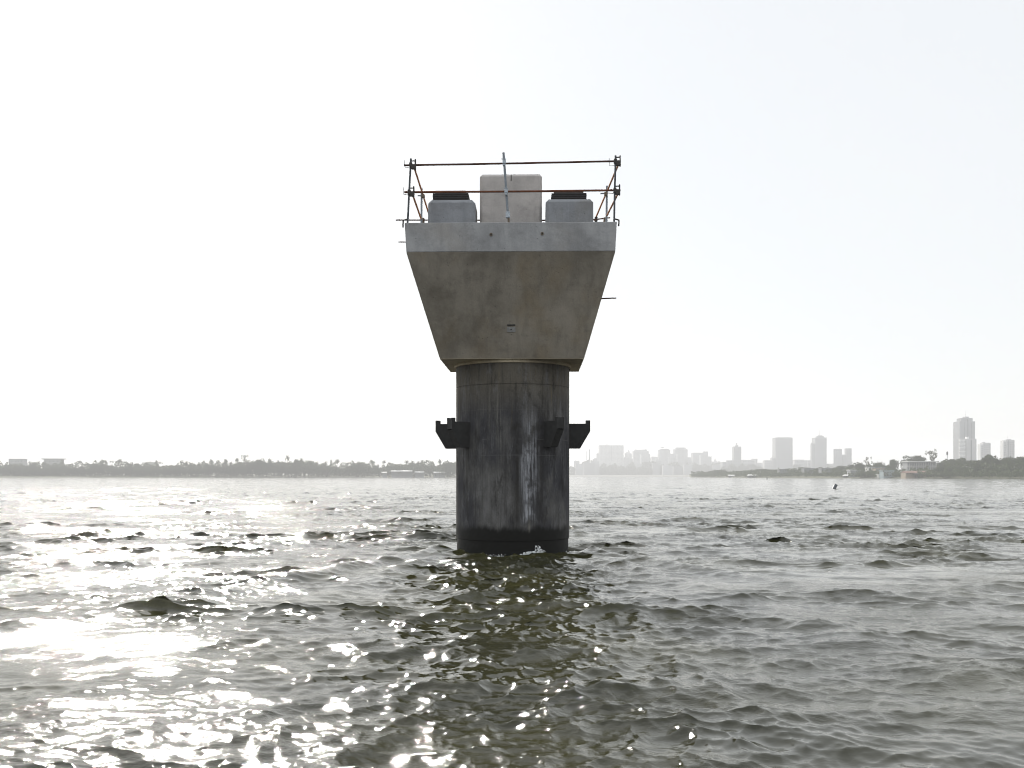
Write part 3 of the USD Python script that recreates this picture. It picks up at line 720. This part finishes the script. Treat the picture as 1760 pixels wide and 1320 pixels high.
def scrub(name, label, segs, seed, mat, n, size, cat='scrub'):
    """one mass of low growth; segs: (px0, px1, Y, height) spans"""
    r = np.random.default_rng(seed)
    wt = np.array([abs(s_[1] - s_[0]) * s_[2] for s_ in segs], float); wt /= wt.sum()
    def f(q):
        p0, p1, Y, h = segs[q.choice(len(segs), p=wt)]
        Yq = Y + q.uniform(-10, 14); px = q.uniform(p0, p1)
        top = h * (.45 + .8 * meshkit.noise(np.array([px * .16, Y * .05, 1.7]), 4))
        return np.array([X(px, Yq), Yq, 1.0 + top * q.random() ** .8])
    tag(obj(name, clumps(n, seed, f, size), mat), label, cat, kind='stuff')

# left shore
GL = 'trees packed along the left shore'
prof_l = [(-60, 800), (0, 797), (12, 796), (22, 793), (40, 797), (56, 795), (68, 803), (90, 800), (112, 796), (126, 797), (132, 804), (142, 797), (164, 795), (183, 797), (204, 798), (224, 795), (240, 795), (262, 798), (276, 798), (292, 800), (305, 796), (332, 797), (350, 795), (372, 796), (392, 795), (412, 793), (446, 786), (470, 791), (488, 792), (508, 788), (530, 791), (556, 795), (576, 799), (586, 801), (602, 796), (622, 795), (640, 797), (664, 797), (690, 794), (712, 793), (736, 796), (757, 794), (772, 791), (800, 792), (850, 793)]
px = -60.0
while px < 800:
    w = rng.uniform(15, 26)
    tp = np.interp(px, *zip(*prof_l)) + rng.uniform(0, 2.5)
    kd = ['round', 'tall', 'round', 'umbrella'][int(rng.integers(0, 4))]
    tree(kd, px, tp, w * (.8 if kd == 'tall' else 1.0), 1060 + rng.uniform(0, 60) + max(0, px - 400) * .1, 1.0, 'hazy grey-green tree in the low belt along the left shore', GL)
    px += rng.uniform(8, 13)
px = -50.0
while px < 800:
    tp = np.interp(px, *zip(*prof_l)) + rng.uniform(3.5, 8)
    tree(['round', 'tall'][int(rng.integers(0, 2))], px, tp, rng.uniform(20, 30), 1052 + max(0, px - 400) * .1, 1.0, 'bushy lower tree in the front of the belt along the left shore', 'front row of trees along the left shore')
    px += rng.uniform(10, 15)
for px, tp, w, kd, lb in (
    (164, 794.5, 22, 'umbrella', 'broad dome-crowned tree right of the slab-roofed house on the left shore'),
    (185, 790.5, 17, 'airy', 'ragged tree standing above the canopy just right of the dome-crowned one'),
    (57, 793.5, 12, 'tall', 'narrow tree between the two flat-roofed houses on the left shore'),
    (224, 794, 13, 'tall', 'small upright tree on the left shore midway to the pale dome tree'),
    (424, 780.5, 20, 'airy', 'tallest open-crowned tree of the left shore, sky showing through'),
    (447, 785.5, 21, 'round', 'bushy tree right of the tallest open-crowned one on the left shore'),
    (510, 786.5, 22, 'round', 'bushy tree right of the spiky palm on the left shore'),
    (612, 793.5, 28, 'round', 'wide bushy tree at the right of the gap in the left shore canopy'),
    (770, 791, 34, 'round', 'broad dark tree on the left shore touching the column edge')):
    tree(kd, px, tp, w, 1050, 1.0, lb)
tree('umbrella', 258, 790.5, 30, 1750, 1.0, 'pale dome-crowned tree farther off behind the left shore')
n_p = 0
GP = 'coconut palms over the left shore canopy'
special = {494: 'spiky palm rising highest over the middle of the left shore', 579: 'lone palm over the dip in the left shore canopy', 755: 'palm just left of the broad dark tree by the column', 66: 'thin palm left of the slab-roofed house on the left shore', 319: 'lone palm with open crown left of the palm group on the left shore'}
for px, tp, w in ((66, 791.5, 8), (319, 791.5, 10), (341, 793, 9), (362, 787.5, 11), (374, 791, 9), (388, 787.5, 11), (398, 792, 9), (407, 785, 10), (463, 786.5, 10), (479, 789.5, 9), (494, 781, 10), (518, 785.5, 10), (545, 791.5, 9), (560, 792, 9), (569, 789, 6), (579, 787.5, 11), (616, 791.5, 9), (641, 789.5, 11), (660, 789.5, 10), (700, 789.5, 11), (709, 790, 10), (718, 791, 9), (726, 789.5, 9), (755, 787.5, 9)):
    if px in special: tree('palm', px, tp, w, 1045, 1.0, special[px])
    else: tree('palm', px, tp, w, 1045 + rng.uniform(-5, 30), 1.0, 'coconut palm poking out of the tree belt along the left shore', GP)
scrub('shore_scrub', 'low tangled growth along the foot of the left shore trees', [(-80, 800, 1062, 15)], 31, M['leaf'], 15000, 1.1)

# right shore
GR = 'trees packed along the right shore'
prof_r = [(1190, 812), (1205, 809), (1225, 807), (1250, 805), (1262, 810), (1275, 808), (1290, 807), (1310, 803), (1340, 805), (1365, 802), (1400, 803), (1440, 801), (1460, 797), (1475, 793), (1500, 796), (1522, 800), (1535, 790), (1580, 790), (1630, 788), (1650, 787), (1670, 788), (1700, 783), (1720, 785), (1740, 783), (1760, 782), (1840, 780)]
def shoreY(px): return float(np.interp(px, [1190, 1300, 1480, 1600, 1760, 2500], [1250, 930, 700, 620, 540, 430]))
px = 1192.0
while px < 1840:
    tp = np.interp(px, *zip(*prof_r)) + rng.uniform(0, 3)
    if not 1540 < px < 1612:
        kd = ['round', 'umbrella', 'round', 'tall'][int(rng.integers(0, 4))]
        tree(kd, px, tp, rng.uniform(16, 27) * (.75 if kd == 'tall' else 1.0) * (1.2 if px > 1620 else .9), shoreY(px) + rng.uniform(45, 120), 1.6, 'dark hazy tree in the wood along the right shore', GR)
    px += rng.uniform(8, 12)
for px in (1625, 1645, 1660, 1690, 1705, 1722, 1742, 1765, 1680, 1733):
    tree('round', px, rng.uniform(797, 804), rng.uniform(26, 38), shoreY(px) + rng.uniform(28, 45), 1.0, 'low dark tree at the front of the wood on the right shore', 'front row of trees on the right shore')
for px, tp, w, kd, dY, lb in (
    (1238, 806, 32, 'round', 60, 'wide dark tree clump standing alone at the thin end of the right shore'),
    (1493, 784, 15, 'airy', 90, 'tall tree with tiered crown above the low houses on the right shore'),
    (1478, 792.5, 18, 'round', 95, 'rounded tree left of the tier-crowned one on the right shore'),
    (1510, 793, 16, 'umbrella', 85, 'flat rounded tree right of the tier-crowned one on the right shore'),
    (1487, 809, 44, 'round', 18, 'wide dark bush at the waterline of the right shore'),
    (1536, 788, 22, 'round', 110, 'round tree left of the long three-storey building'),
    (1555, 787, 20, 'round', 112, 'round tree over the left end of the long three-storey building'),
    (1578, 779, 32, 'umbrella', 150, 'large domed tree rising behind the long three-storey building'),
    (1603, 769.5, 20, 'airy', 120, 'tall bare-looking tree on a thin trunk over the right shore'),
    (1604, 806, 26, 'round', 30, 'dark tree at the right end of the red-roofed boathouse'),
    (1634, 785.5, 18, 'umbrella', 130, 'flat-topped tree left of the tall stepped tower'),
    (1652, 784.5, 22, 'round', 100, 'dark tree below the balconies of the tall stepped tower'),
    (1704, 779, 34, 'round', 70, 'large dark tree between the two small towers at the right'),
    (1731, 780.5, 28, 'round', 110, 'tree below the rightmost tower'),
    (1757, 781, 30, 'round', 45, 'darkest tree at the right edge of the picture'),
    (1628, 815, 30, 'round', 14, 'low bush at the waterline below the tall stepped tower')):
    tree(kd, px, tp, w, shoreY(px) + dY, 1.2, lb)
scrub('bank_scrub', 'low tangled growth under the trees of the right shore', [(p, p + 15, shoreY(p + 7) + q, h) for p in range(1188, 1800, 15) for q, h in ((16, 3.5 if p < 1610 else 4.5), (34, 7 if p < 1500 else 6 if p < 1615 else 9))], 33, M['leaf'], 14000, .8)
scrub('far_wood', 'pale far wood and garden growth below the city skyline', [(978, 1260, 2650, 27), (1000, 1240, 2720, 36), (1240, 1520, 2400, 30)], 37, M['leaf'], 10000, 4.0, 'wood')

# ------------------------------------------------------------------ buildings
def windows(x0, x1, y, z0, z1, floors, cols, fill=(.6, .55)):
    """rows of window panes 6 cm proud of a wall that faces the lagoon"""
    m = MB(); fh = (z1 - z0) / floors; cw = (x1 - x0) / cols
    v, f = [], []
    for i in range(floors):
        for j in range(cols):
            a, b = x0 + (j + .5 - fill[0] / 2) * cw, x0 + (j + .5 + fill[0] / 2) * cw
            c, d = z0 + (i + .5 - fill[1] / 2) * fh, z0 + (i + .5 + fill[1] / 2) * fh
            o = len(v); v += [(a, y, c), (b, y, c), (b, y, d), (a, y, d), (a, y + .2, c), (b, y + .2, c), (b, y + .2, d), (a, y + .2, d)]
            f += [[o, o + 1, o + 2, o + 3], [o, o + 4, o + 5, o + 1], [o + 1, o + 5, o + 6, o + 2], [o + 2, o + 6, o + 7, o + 3], [o + 3, o + 7, o + 4, o]]
    return m.add(v, f)

def tower(label, blocks, Y, mat='wall_pale', extras=(), name='tower_block', cat='tower', base=794, win=True, group=None):
    """blocks: (px0, px1, top_py[, dY]) boxes that make up one building; extras: (kind, px, top, width, bottom)"""
    b0 = blocks[0]; xc = X((b0[0] + b0[1]) / 2, Y); zb = 2.0
    t = thing(name, label, cat, (xc, Y, zb), 0, None, group)
    for n, b in enumerate(blocks):
        dY = b[3] if len(b) > 3 else 4.0 * n
        mt = M[b[4]] if len(b) > 4 else M[mat]
        Yb = Y + dY
        x0, x1 = X(b[0], Yb) - xc, X(b[1], Yb) - xc
        zt = Z(b[2], Yb) - zb
        dep = min(30, max(10, x1 - x0))
        obj('wall', cbox(x0, x1, dY, dY + dep, -1.5, zt, .25), mt, t)
        if win and zt > 8:
            fl = max(2, int(zt / 3.6)); co = max(2, int((x1 - x0) / 4.0))
            obj('windows', windows(x0 + .6, x1 - .6, dY - .06, .5, zt - 2.0, fl, co, (.62, .5)), M['glass_dark'], t, kind='stuff')
    for e in extras:
        kd, px, tp, w, bot = e
        x, z0, z1, ww = X(px, Y) - xc, Z(bot, Y) - zb, Z(tp, Y) - zb, w / F * Y
        if kd == 'mast': obj('mast', MB().tube([(x, 5, z0 - 1), (x, 5, z1)], [ww / 2, ww / 5], 6), M['mast'], t)
        elif kd == 'box': obj('roof_house', cbox(x - ww / 2, x + ww / 2, 3, 3 + max(4, ww * .6), z0 - .5, z1, .2), M[mat], t)
        elif kd == 'disc':
            v, f = lathe([(0, z0), (ww * .35, z0), (ww / 2, (z0 + z1) / 2), (ww * .42, z1), (0, z1)], 20); obj('roof_disc', (v + [x, 8, 0], f), M[mat], t)
        elif kd == 'cone':
            v, f = lathe([(0, z0), (ww / 2, z0), (ww * .06, z1), (0, z1)], 12); obj('spire', (v + [x, 8, 0], f), M[mat], t)
        elif kd == 'dark': obj('dark_recess', MB().box(x - ww / 2, x + ww / 2, -.3, .5, z0, z1), M['glass_dark'], t)
        elif kd == 'pale': obj('pale_strip', MB().box(x - ww / 2, x + ww / 2, -.4, .6, z0, z1), M['wall_white'], t)
    return t

ORD = 'first second third fourth fifth sixth seventh eighth ninth tenth eleventh twelfth thirteenth fourteenth fifteenth sixteenth seventeenth'.split()
D1, D2, D3 = 3100, 2350, 1450
def chimney(px, top, w, label):
    Y = 2600
    t = thing('chimney_stack', label, 'chimney', (X(px, Y), Y, 2.0), 0)
    r = w / F * Y / 2; h = Z(top, Y) - 2
    v, f = lathe([(0, -2), (r * 1.15, -2), (r, h * .5), (r * .85, h), (0, h)], 16)
    obj('shaft', (v, f), M['wall_grey'], t, smooth=40)
    v, f = lathe([(0, h - 2), (r * 1.05, h - 2), (r * 1.05, h - 1), (0, h - 1)], 16)
    obj('rim', (v, f), M['mast'], t)
chimney(1008.0, 775, 1.0, 'thin pole-like chimney nearest to the column')
chimney(1013.2, 772.5, 2.2, 'thicker chimney stack left of the wide pale slab block')
tower('widest pale slab block of the skyline, just right of the chimneys', [(1030, 1072, 765), (1025.5, 1030, 779, 2)], D1, 'wall_pale', [('box', 1043, 764, 6, 765.5), ('dark', 1051, 767, .8, 792)])
tower('small pale block with a pointed roof right of the wide slab', [(1075, 1086, 779)], D1, 'wall_pale', [('cone', 1081, 772.5, 6, 779), ('box', 1078, 777, 4, 779)])
tower('hazy tower with round shoulders and roof clutter, pale strip down its middle', [(1089, 1115, 775), (1115, 1117.5, 780, 2), (1092, 1112, 773, 5)], D1 - 100, 'wall_grey', [('mast', 1092.5, 769, .5, 774), ('mast', 1107, 762, .4, 773), ('pale', 1101, 781, 2.4, 797), ('box', 1110, 772, 3, 774)])
tower('low pale block between the round-shouldered tower and its taller neighbour', [(1120, 1134, 785)], D1, 'wall_pale')
tower('square hazy tower under a flat saucer-like roof', [(1133, 1152, 773), (1152, 1159, 780, 3)], D1 - 80, 'wall_grey', [('disc', 1143, 771.5, 17, 773), ('disc', 1139, 768.3, 7, 769.5), ('mast', 1139, 769, .6, 772)])
tower('square hazy tower with a crown storey, second right of the saucer roof', [(1159, 1182, 772), (1182, 1190, 786, 3)], D1 - 60, 'wall_grey', [('disc', 1170.5, 769, 20, 772), ('pale', 1163.5, 780, 2, 800)])
tower('stepped flat-roofed block right of the crowned tower', [(1191, 1211, 778), (1209, 1217, 776, 2), (1216.5, 1223, 784.5, 3)], D1 - 150, 'wall_grey', [('pale', 1203, 782, 3, 803)])
tower('low hazy block with a small dome right of the stepped block', [(1224, 1238, 793), (1238, 1250, 795, 4)], D1, 'wall_pale', [('cone', 1230, 788, 6, 793)])
tower('slim tower with a little cap on its roof', [(1261, 1274, 767.5), (1250, 1262, 791, 3), (1242, 1262, 794, 6)], D2 + 100, 'wall_grey', [('box', 1267, 765, 5, 767.5), ('disc', 1267, 762, 3.4, 764), ('mast', 1267, 760.5, .8, 766)])
tower('low wide block right of the slim capped tower', [(1276, 1300, 790.5), (1293, 1302, 788.5, 3), (1302, 1308, 797, 5)], D2 + 100, 'wall_pale', [('pale', 1298, 790.5, 1.6, 799)])
tower('low stepped block left of the big plain slab tower', [(1314, 1328, 791), (1326, 1336, 786.5, 4)], D2, 'wall_pale')
tower('big plain grey slab tower, broadest of the tall ones', [(1333, 1362.5, 752)], D2, 'wall_grey', [('box', 1348, 751.5, 22, 752.5)])
tower('low pale block between the slab tower and the shouldered tower', [(1366, 1382, 790), (1380, 1394, 791, 3)], D2 + 50, 'wall_pale', [('pale', 1388, 792, 1.6, 803)])
tower('tall grey tower with a lower left shoulder and an antenna', [(1401, 1421, 752), (1395, 1402, 762.5, 3)], D2 - 100, 'wall_grey', [('box', 1411, 749.5, 12, 752), ('box', 1411, 748, 6, 750), ('mast', 1410, 738, .6, 749), ('box', 1397, 761, 3, 762.5)])
tower('low pale block right of the antenna tower', [(1421.5, 1434, 797)], D2 + 100, 'wall_pale')
tower('pair of joined grey towers with a lower link between them', [(1436, 1447.2, 771.5), (1448.2, 1456, 781.5, 4), (1454.5, 1464, 770.5, 2)], D2 - 150, 'wall_grey', [('mast', 1445, 766, .4, 771)])

# the tall stepped tower with the balcony block before it
Y = D3
tw = tower('tallest stepped tower of the skyline with an antenna on top', [(1649.5, 1676, 724), (1652.5, 1672, 718.5, 3), (1659.5, 1665, 716, 6)], Y, 'wall_grey', [('mast', 1662.5, 706, .5, 717), ('dark', 1663.3, 720, 1.2, 756), ('dark', 1657.2, 726, .7, 756), ('dark', 1669.8, 726, .7, 756)], win=False)
Y = D3 - 60
t = thing('apartment_tower', 'lower white apartment block with balconies before the tallest tower', 'tower', (X(1664, Y), Y, 2), 0)
xc = X(1664, Y)
obj('wall', cbox(X(1660.8, Y) - xc, X(1678.5, Y) - xc, 0, 20, -1, Z(754, Y) - 2, .2), M['wall_pale'], t)
obj('balcony_wing', cbox(X(1650.5, Y) - xc, X(1660.8, Y) - xc - .05, 4, 22, -1, Z(754.5, Y) - 2, .2), M['wall_grey'], t)
obj('dark_recess', MB().box(X(1668.4, Y) - xc, X(1670.4, Y) - xc, -.3, .6, 2, Z(756, Y) - 2), M['glass_dark'], t)
for k in range(15):
    z = Z(754.0 + 2.35 * k, Y) - 2
    o = obj('balcony', MB().box(X(1650.2, Y) - xc, X(1660.3, Y) - xc, 1.2, 4.2, z - 1.25, z), M['roof_white'], t)
obj('roof_house', cbox(X(1664, Y) - xc, X(1667.5, Y) - xc, 4, 10, Z(754.5, Y) - 2, Z(750.5, Y) - 2, .2), M['roof_white'], t)
tower('small pale tower with a lighter left strip, next right of the tallest tower', [(1690, 1703, 761), (1685, 1690.2, 763, 2, 'wall_white')], D3 + 200, 'wall_pale', [('box', 1692.5, 759.5, 4, 761)])
tower('rightmost tower, with a dark groove down its face', [(1730, 1744, 756), (1724.5, 1730.2, 757, 2, 'wall_white')], D3 + 100, 'wall_pale', [('dark', 1733.5, 757, 1.6, 785), ('box', 1736, 754.5, 8, 756), ('mast', 1734, 748, .4, 755)])

# radio mast with a box
Y = 900
t = thing('radio_mast', 'short dark mast between the bare-looking tree and the tallest tower', 'mast', (X(1628, Y), Y, 2), 0)
h = Z(775.5, Y) - 2
obj('pole', MB().tube([(0, 0, -2), (0, 0, h)], [.35, .2], 8), M['roof_dark'], t)
obj('antenna_box', MB().box(-.55, .55, -.5, .5, h - 3.4, h - .6), M['roof_dark'], t)

# mid-rise blocks that close the gaps of the skyline
for k, (p0, p1, tp) in enumerate(((987, 996, 792), (1019, 1027, 789), (1072, 1082, 786), (1083, 1092, 790), (1116, 1124, 788), (1127, 1136, 791), (1150, 1161, 786), (1183, 1193, 790), (1219, 1229, 795), (1232, 1244, 796), (1270, 1280, 793), (1298, 1312, 797), (1306, 1318, 799), (1362, 1370, 797), (1420, 1428, 800), (1340, 1352, 797), (1466, 1476, 799))):
    tower(f'pale mid-rise block filling a gap in the hazy skyline, {ORD[k]} from the column', [(p0, p1, tp), ((p0 * 2 + p1) / 3, p1 - 1.5, tp - 1.6, 3)][:1 + k % 2], 2900 + 60 * (k % 5), ['wall_grey', 'far_wall'][k % 2], name='mid_rise_block', cat='building', group='hazy mid-rise blocks between the towers')

# low city behind the wood: small pale houses between the towers and the trees
for k, (p0, p1, tp) in enumerate(((990, 1003, 797), (1004, 1022, 795), (1016, 1030, 793), (1122, 1134, 796), (1140, 1156, 800), (1158, 1172, 802), (1176, 1190, 799), (1226, 1240, 799), (1246, 1258, 800), (1276, 1290, 800), (1318, 1331, 798), (1366, 1380, 799))):
    tower(f'grey low house in the haze below the skyline, {ORD[k]} from the column', [(p0, p1, tp)], 2560 + 25 * (k % 4), ['wall_grey', 'far_wall'][k % 2], name='low_house', cat='house', group='low hazy houses below the skyline', win=False)

# houses of the left shore
def house(label, x0, x1, top, Y, mat, roof, floors, cols, over=.6, roof_t=.5, depth=12, name='flat_roofed_house', zb=1.0, extra=None):
    t = thing(name, label, 'house', (X((x0 + x1) / 2, Y), Y, zb), 0)
    w = X(x1, Y) - X(x0, Y); h = Z(top, Y) - zb
    obj('wall', MB().box(-w / 2, w / 2, 0, depth, -1.5, h - roof_t), M[mat], t)
    obj('roof', cbox(-w / 2 - over, w / 2 + over, -over, depth + over, h - roof_t, h, .06), M[roof], t)
    fh = (h - roof_t) / floors; cw = w / cols
    for i in range(floors):
        for j in range(cols):
            a = -w / 2 + (j + .5) * cw; c = (i + .5) * fh
            f_ = obj('window', MB().box(a - cw * .3, a + cw * .3, -.08, .2, c - fh * .28, c + fh * .28), M['wall_white'], t)
            obj('pane', MB().box(a - cw * .25, a + cw * .25, -.12, -.085, c - fh * .23, c + fh * .23), M['glass_dark'], f_)
    return t
Y = 1300
house('pale flat-roofed house behind trees at the far left', 15, 39, 788.5, Y, 'far_wall', 'wall_grey', 4, 5)
house('tall house under a wide overhanging slab roof on the left shore', 75, 103, 788, Y, 'far_wall', 'far_wall', 4, 4, over=2.2, roof_t=1.1)
def shed(label, x0, x1, top, Y, posts, roof='roof_white'):
    t = thing('open_shed', label, 'shed', (X((x0 + x1) / 2, Y), Y, 1.0), 0)
    w = X(x1, Y) - X(x0, Y); h = Z(top, Y) - 1.0
    obj('roof', MB().hull([(sx * w / 2, y, z) for sx in (-1, 1) for y, z in ((-3.5, h - .5), (3.5, h - .5), (-3.5, h - .35), (3.5, h - .35), (0, h + .6))]), M[roof], t)
    obj('rear_wall', MB().box(-w / 2 + .3, w / 2 - .3, 2.6, 2.9, -1, h - .5), M['wall_grey'], t)
    for k in range(posts):
        x = -w / 2 + .5 + (w - 1) * k / (posts - 1); obj('post', MB().box(x - .12, x + .12, -3.0, -2.75, -1, h - .5), M['wall_grey'], t)
shed('short white-roofed shed, leftmost of the sheds left of the column', 656, 665, 812, 1048, 3)
shed('longest white-roofed shed on the shore left of the column', 672, 709, 809.5, 1050, 8)
shed('white-roofed shed right of the longest one', 713, 729, 811.3, 1048, 4)
shed('white-roofed shed nearest to the column', 745, 765, 811.8, 1052, 5)

# houses of the right shore
Y = 720
t = thing('school_building', 'long grey three-storey building with rows of columns under the domed tree', 'building', (X(1587, Y), Y, 1.5), 0)
w = X(1612, Y) - X(1562, Y); h = Z(792.5, Y) - 1.5
obj('wall', MB().box(-w / 2, w / 2, 2.5, 12, -1.5, h - .6), M['wall_grey'], t)
obj('roof', cbox(-w / 2 - .6, w / 2 + .6, -.6, 12.5, h - .6, h, .08), M['wall_white'], t)
for k in range(1, 3): obj('floor_slab', MB().box(-w / 2, w / 2, -.2, 2.48, h * k / 3 - .35, h * k / 3), M['wall_pale'], t)
for k in range(13):
    x = -w / 2 + .4 + (w - .8) * k / 12; obj('column', MB().box(x - .22, x + .22, -.25, .15, -1.5, h - .62), M['wall_pale'], t)
for i in range(3):
    for k in range(12):
        x = -w / 2 + .4 + (w - .8) * (k + .5) / 12; obj('window', MB().box(x - .5, x + .5, 2.4, 2.6, h * i / 3 + .9, h * i / 3 + 2.3), M['glass_dark'], t)
house('pale blue two-storey house near the water on the right shore', 1519, 1537, 808.5, 680, 'wall_blue', 'wall_blue', 2, 4, .3, .4, 8, 'waterside_house')
house('white-fronted narrow house left of the pale blue one', 1492.5, 1498, 802, 722, 'wall_white', 'wall_grey', 2, 1, .3, .3, 7, 'waterside_house')
house('low white house at the waterline left of the pale blue one', 1510, 1518, 815, 690, 'wall_white', 'roof_white', 1, 2, .3, .3, 6, 'waterside_house')
Y = 648
t = thing('boathouse', 'red-roofed boathouse with a dark open front on the right shore', 'boathouse', (X(1580, Y), Y, 1.0), 0)
w = X(1601, Y) - X(1556, Y); h = Z(809.5, Y) - 1
obj('wall', MB().box(-w / 2, w / 2, 1.0, 9, -1.5, h - 1.2), M['wall_tan'], t)
obj('roof', MB().hull([(sx * w / 2, y, z) for sx in (-1, 1) for y, z in ((-.3, h - 1.4), (-.3, h - 1.2), (9.5, h - 1.2), (9.5, h - 1.4), (4.6, h + .1))]), M['roof_red'], t)
obj('awning', MB().hull([(x, y, z) for x in (-w * .22, w / 2 - .2) for y, z in ((-2.6, .95), (-2.6, 2.0), (-.35, 1.1), (-.35, h - 1.45))]), M['roof_dark'], t)
for k in range(6):
    x = -w * .21 + w * .7 * k / 5; obj('post', MB().box(x - .1, x + .1, -2.5, -2.3, -1.2, .94), M['roof_dark'], t)
house('long low tan house among the trees right of the wide dark bush', 1505, 1522, 803.5, 712, 'wall_tan', 'wall_grey', 2, 4, .5, .4, 8, 'shore_house')
house('low white-roofed house below the paired towers', 1462, 1478, 807.5, 735, 'wall_grey', 'roof_white', 2, 4, .5, .4, 8, 'shore_house')
house('grey three-storey house right of the plain slab tower foot', 1382, 1400, 804.5, 850, 'far_wall', 'wall_grey', 3, 5, .4, .4, 8, 'shore_house')
house('grey house below the big plain slab tower', 1340, 1356, 806, 900, 'far_wall', 'wall_pale', 3, 4, .4, .4, 8, 'shore_house')
house('grey house below the antenna tower', 1412, 1430, 804.5, 810, 'far_wall', 'wall_grey', 3, 5, .4, .4, 8, 'shore_house')
house('pale three-storey house right of the long columned building', 1612, 1632, 796, 740, 'wall_pale', 'wall_grey', 3, 5, .4, .4, 8, 'shore_house')
shed('long thin white-roofed shed at the water below the slim capped tower', 1252, 1270, 817, 1060, 5)
shed('white-roofed shed on the spit below the low wide block', 1285, 1301, 816.5, 950, 4)
shed('white-roofed shed at the water left of the wide dark bush', 1450, 1464, 817.0, 742, 4)

# ------------------------------------------------------------------ haze
hz = usdkit.material(stage, '/World/Looks/haze_air', {'v': ('principled_volume', {'color': (.97, .98, 1.0), 'density': HAZE, 'anisotropy': HAZE_G})}, [], volume='v.volume')
hb = trimesh.creation.box((12000, 12000, 180)); hb.apply_translation((0, 0, 180 / 2 - 4))
tag(obj('haze', MB().mesh(hb), hz), 'pale even haze over the lagoon and the city', 'haze', kind='stuff')
